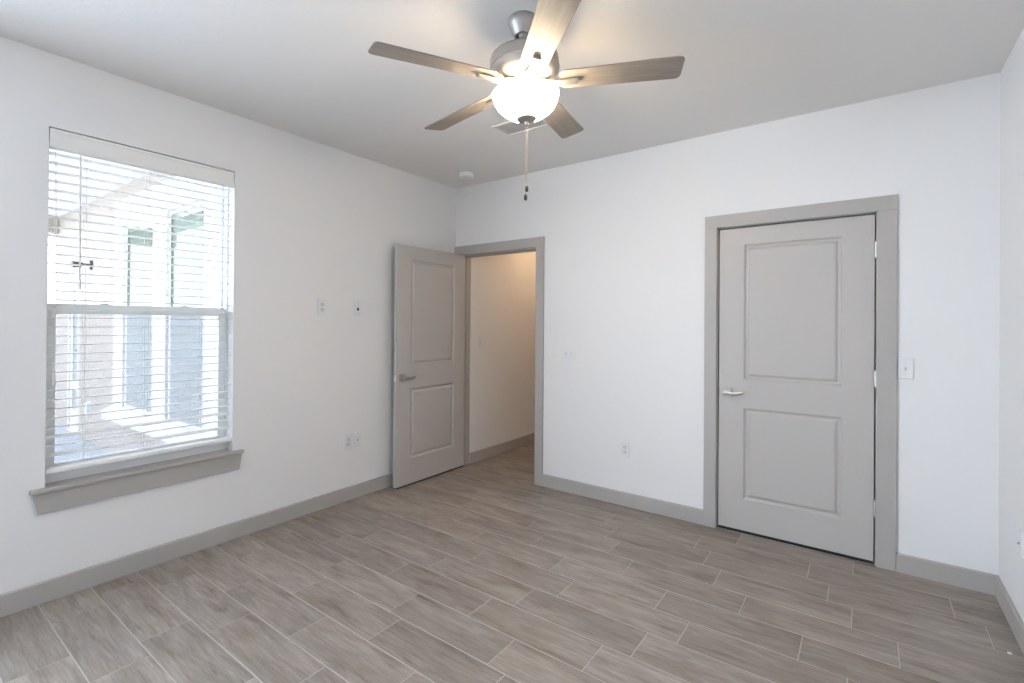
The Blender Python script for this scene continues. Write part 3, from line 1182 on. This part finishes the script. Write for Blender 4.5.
# hall ceiling lamp (warm light seen on the hall wall)
hl = empty('hall_ceiling_light', (0.75, 1.15, H - 0.2))
tag(hl, 'warm flush dome light on the hall ceiling beyond the doorway', 'ceiling light')
bm = bmesh.new()
lathe(bm, [(0.0, 0.0), (0.15, 0.0), (0.15, -0.025), (0.13, -0.025)], 32, caps=False)
link('lamp_base', bm, M['nickel'], hl, smooth=True)
bm = bmesh.new()
lathe(bm, [(0.135, -0.022), (0.125, -0.06), (0.09, -0.09), (0.04, -0.105), (0.0, -0.108)], 32, caps=False)
link('lamp_shade', bm, M['hall_glass'], hl, smooth=True)
ld = bpy.data.lights.new('hall_bulb', 'POINT')
ld.energy = 9.5
ld.color = (1.0, 0.65, 0.38)
ld.shadow_soft_size = 0.09
lo = bpy.data.objects.new('hall_bulb', ld)
lo.location = (0.75, 1.15, H - 0.42)
COL.objects.link(lo)

# a white speck lying on the tile by the right wall
bm = bmesh.new()
bmesh.ops.create_icosphere(bm, subdivisions=2, radius=0.007)
for v in bm.verts:
    v.co.z = v.co.z * 0.55 + 0.0038
    v.co.x *= 1.2
sp = link('white_speck', bm, M['speck'], loc=(3.757, -0.600, 0.0), smooth=True)
tag(sp, 'tiny white crumb lying on the tile floor by the right wall', 'debris')

# ------------------------------------------------------------------ porch outside the window
PY, PZ = -1.761, -0.10                           # porch wall plane, patio level
bm = bmesh.new()
box(bm, -9.5, -0.2, -7.5, PY, PZ - 0.1, PZ)
tag(link('patio_slab', bm, M['concrete']), 'pale grey concrete patio outside the window', 'patio', kind='structure')
bm = bmesh.new()
wall_y(bm, PY, PY + 0.1, -6.2, -0.2, PZ, 2.86,
       [(-5.50, -4.98, PZ, 2.02), (-3.17, -2.30, 0.455, 2.41), (-1.975, -1.165, 0.455, 2.41)])
tag(link('wall_porch', bm, M['stucco']), 'beige stucco porch wall outside the window', 'wall', kind='structure')
bm = bmesh.new()
box(bm, -6.6, -0.2, -3.2, PY + 0.2, 2.86, 2.96)
tag(link('ceiling_porch', bm, M['soffit']), 'white porch ceiling outside the window', 'ceiling', kind='structure')
bm = bmesh.new()
box(bm, -6.3, -6.0, -3.2, PY, 2.63, 2.86)
tag(link('trim_4', bm, M['stucco']), 'beige beam at the far end of the porch ceiling', 'beam', kind='structure')
bm = bmesh.new()
box(bm, -9.4, -9.2, -7.5, 0.5, PZ, 1.25)
tag(link('wall_far', bm, M['ext_white']), 'low white wall far across the patio', 'wall', kind='structure')


def porch_window(name, x0, x1, z0, z1, zm, label):
    r = empty(name, ((x0 + x1) / 2, PY, z0))
    tag(r, label, 'window', kind='structure')
    cx = r.location.x
    a, c, hh = x0 - cx, x1 - cx, z1 - z0
    b_ = bmesh.new()
    frame_ring(b_, a, c, 0, hh, 0.022, 0.03, 0.03, 0.0, 0.08, 'y')
    box(b_, a + 0.022, c - 0.022, 0.0, 0.05, zm - z0 - 0.03, zm - z0 + 0.03)
    link('window_frame', b_, M['ext_white'], r)
    b_ = bmesh.new()
    box(b_, a + 0.02, c - 0.02, 0.004, 0.008, zm - z0 + 0.02, hh - 0.02)
    link('pane', b_, M['ext_glass'], r)
    b_ = bmesh.new()
    box(b_, a + 0.055, c - 0.012, -0.004, -0.001, 0.03, zm - z0 - 0.02)
    link('window_screen', b_, M['screen_ext'], r)
    b_ = bmesh.new()
    frame_ring(b_, a + 0.02, c - 0.004, 0.005, zm - z0, 0.035, 0.03, 0.02, -0.008, 0.0, 'y')
    link('screen_frame', b_, M['device'], r)
    b_ = bmesh.new()
    n = int((hh - 0.06) / 0.05)
    for i in range(n):
        z = 0.03 + i * 0.05
        prism(b_, [(0.014, z), (0.016, z), (0.026, z + 0.055), (0.024, z + 0.055)], 'x', a + 0.02, c - 0.02)
    link('blind_slats', b_, M['blind'], r)
    return r


porch_window('window_2', -3.17, -2.30, 0.455, 2.41, 1.475, 'left one of two tall porch windows outside with grey screen')
porch_window('window_3', -1.975, -1.165, 0.455, 2.41, 1.475, 'right one of two tall porch windows outside with grey screen')
# white surround boards of the pair of porch windows
sr = empty('trim_3', (-2.2, PY, 0.28))
tag(sr, 'white boards framing the two porch windows outside', 'window trim', kind='structure')


def sl(nm, *q):
    b_ = bmesh.new()
    box(b_, q[0] + 2.2, q[1] + 2.2, q[2], q[3], q[4] - 0.28, q[5] - 0.28)
    link(nm, b_, M['ext_white'], sr, bevel=0.004)


sl('side_board', -3.46, -3.17, -0.03, 0.0, 0.455, 2.41)
sl('side_board', -2.30, -1.975, -0.03, 0.0, 0.455, 2.41)
sl('side_board', -1.165, -0.45, -0.03, 0.0, 0.455, 2.41)
sl('head_board', -3.46, -0.45, -0.03, 0.0, 2.41, 2.69)
b_ = bmesh.new()
prism(b_, [(0.0, 0.455 - 0.28), (-0.03, 0.455 - 0.28), (-0.12, 0.40 - 0.28), (-0.12, 0.33 - 0.28), (0.0, 0.33 - 0.28)], 'x', -3.48 + 2.2, -1.03 + 2.2)
link('sill_ledge', b_, M['ext_white'], sr, bevel=0.004)

# porch door with narrow glass, at the far left
pd = empty('door_3', (-5.24, PY, PZ))
tag(pd, 'white porch door with narrow glass panels outside', 'door', kind='structure')
b_ = bmesh.new()
frame_ring(b_, -0.26, 0.26, 0, 2.12, 0.05, 0.02, 0.05, 0.0, 0.1, 'y')
link('door_frame', b_, M['ext_white'], pd)
b_ = bmesh.new()
wall_y(b_, 0.02, 0.06, -0.21, 0.21, 0.02, 2.07, [(-0.13, 0.17, 0.29, 0.56), (-0.13, 0.17, 0.69, 2.0)])
link('door_slab', b_, M['ext_white'], pd)
for z0, z1 in ((0.29, 0.56), (0.69, 2.0)):
    b_ = bmesh.new()
    box(b_, -0.13, 0.17, 0.036, 0.044, z0, z1)
    link('pane', b_, M['screen_ext'], pd)
b_ = bmesh.new()
tube(b_, [(0.19, 0.02, 1.10), (0.19, -0.03, 1.10)], 0.012, 10)
tube(b_, [(0.19, -0.03, 1.10), (0.11, -0.035, 1.10)], 0.009, 10)
link('door_handle', b_, M['nickel'], pd, smooth=True)

# wall lantern on the porch wall
sc_ = empty('porch_sconce', (-4.43, PY, 2.07))
tag(sc_, 'small dark spot lamp mounted on the beige porch wall outside', 'wall lamp')
b_ = bmesh.new()
lathe(b_, [(0.0, -0.03), (0.055, -0.03), (0.06, 0.0), (0.0, 0.0)], 24, axis='y')
link('wall_plate', b_, M['black'], sc_, smooth=True)
b_ = bmesh.new()
tube(b_, [(0, -0.03, 0), (0, -0.08, 0.0), (0, -0.1, 0.0)], 0.014, 10)
link('lamp_arm', b_, M['black'], sc_, smooth=True)
b_ = bmesh.new()
tube(b_, [(-0.005, -0.08, 0.0), (0.0, -0.13, -0.005), (0.01, -0.19, -0.01)], [0.022, 0.035, 0.04], 16)
link('lamp_head', b_, M['black'], sc_, smooth=True)
b_ = bmesh.new()
tube(b_, [(0, -0.02, -0.05), (0, -0.03, -0.12), (0, -0.02, -0.18)], [0.008, 0.008, 0.006], 8)
link('lamp_cable', b_, M['device'], sc_, smooth=True)

# weatherproof outlet cover on the porch wall
oc = empty('outlet_cover', (-4.45, PY, 0.32))
tag(oc, 'grey weatherproof outlet cover low on the porch wall outside', 'outlet')
b_ = bmesh.new()
box(b_, -0.05, 0.05, -0.012, 0.0, -0.075, 0.075)
link('back_box', b_, M['device'], oc, bevel=0.003)
b_ = bmesh.new()
prism(b_, [(-0.012, -0.062), (-0.045, -0.055), (-0.05, 0.03), (-0.03, 0.062), (-0.012, 0.062)], 'x', -0.04, 0.04)
link('lid', b_, M['device'], oc, bevel=0.003)
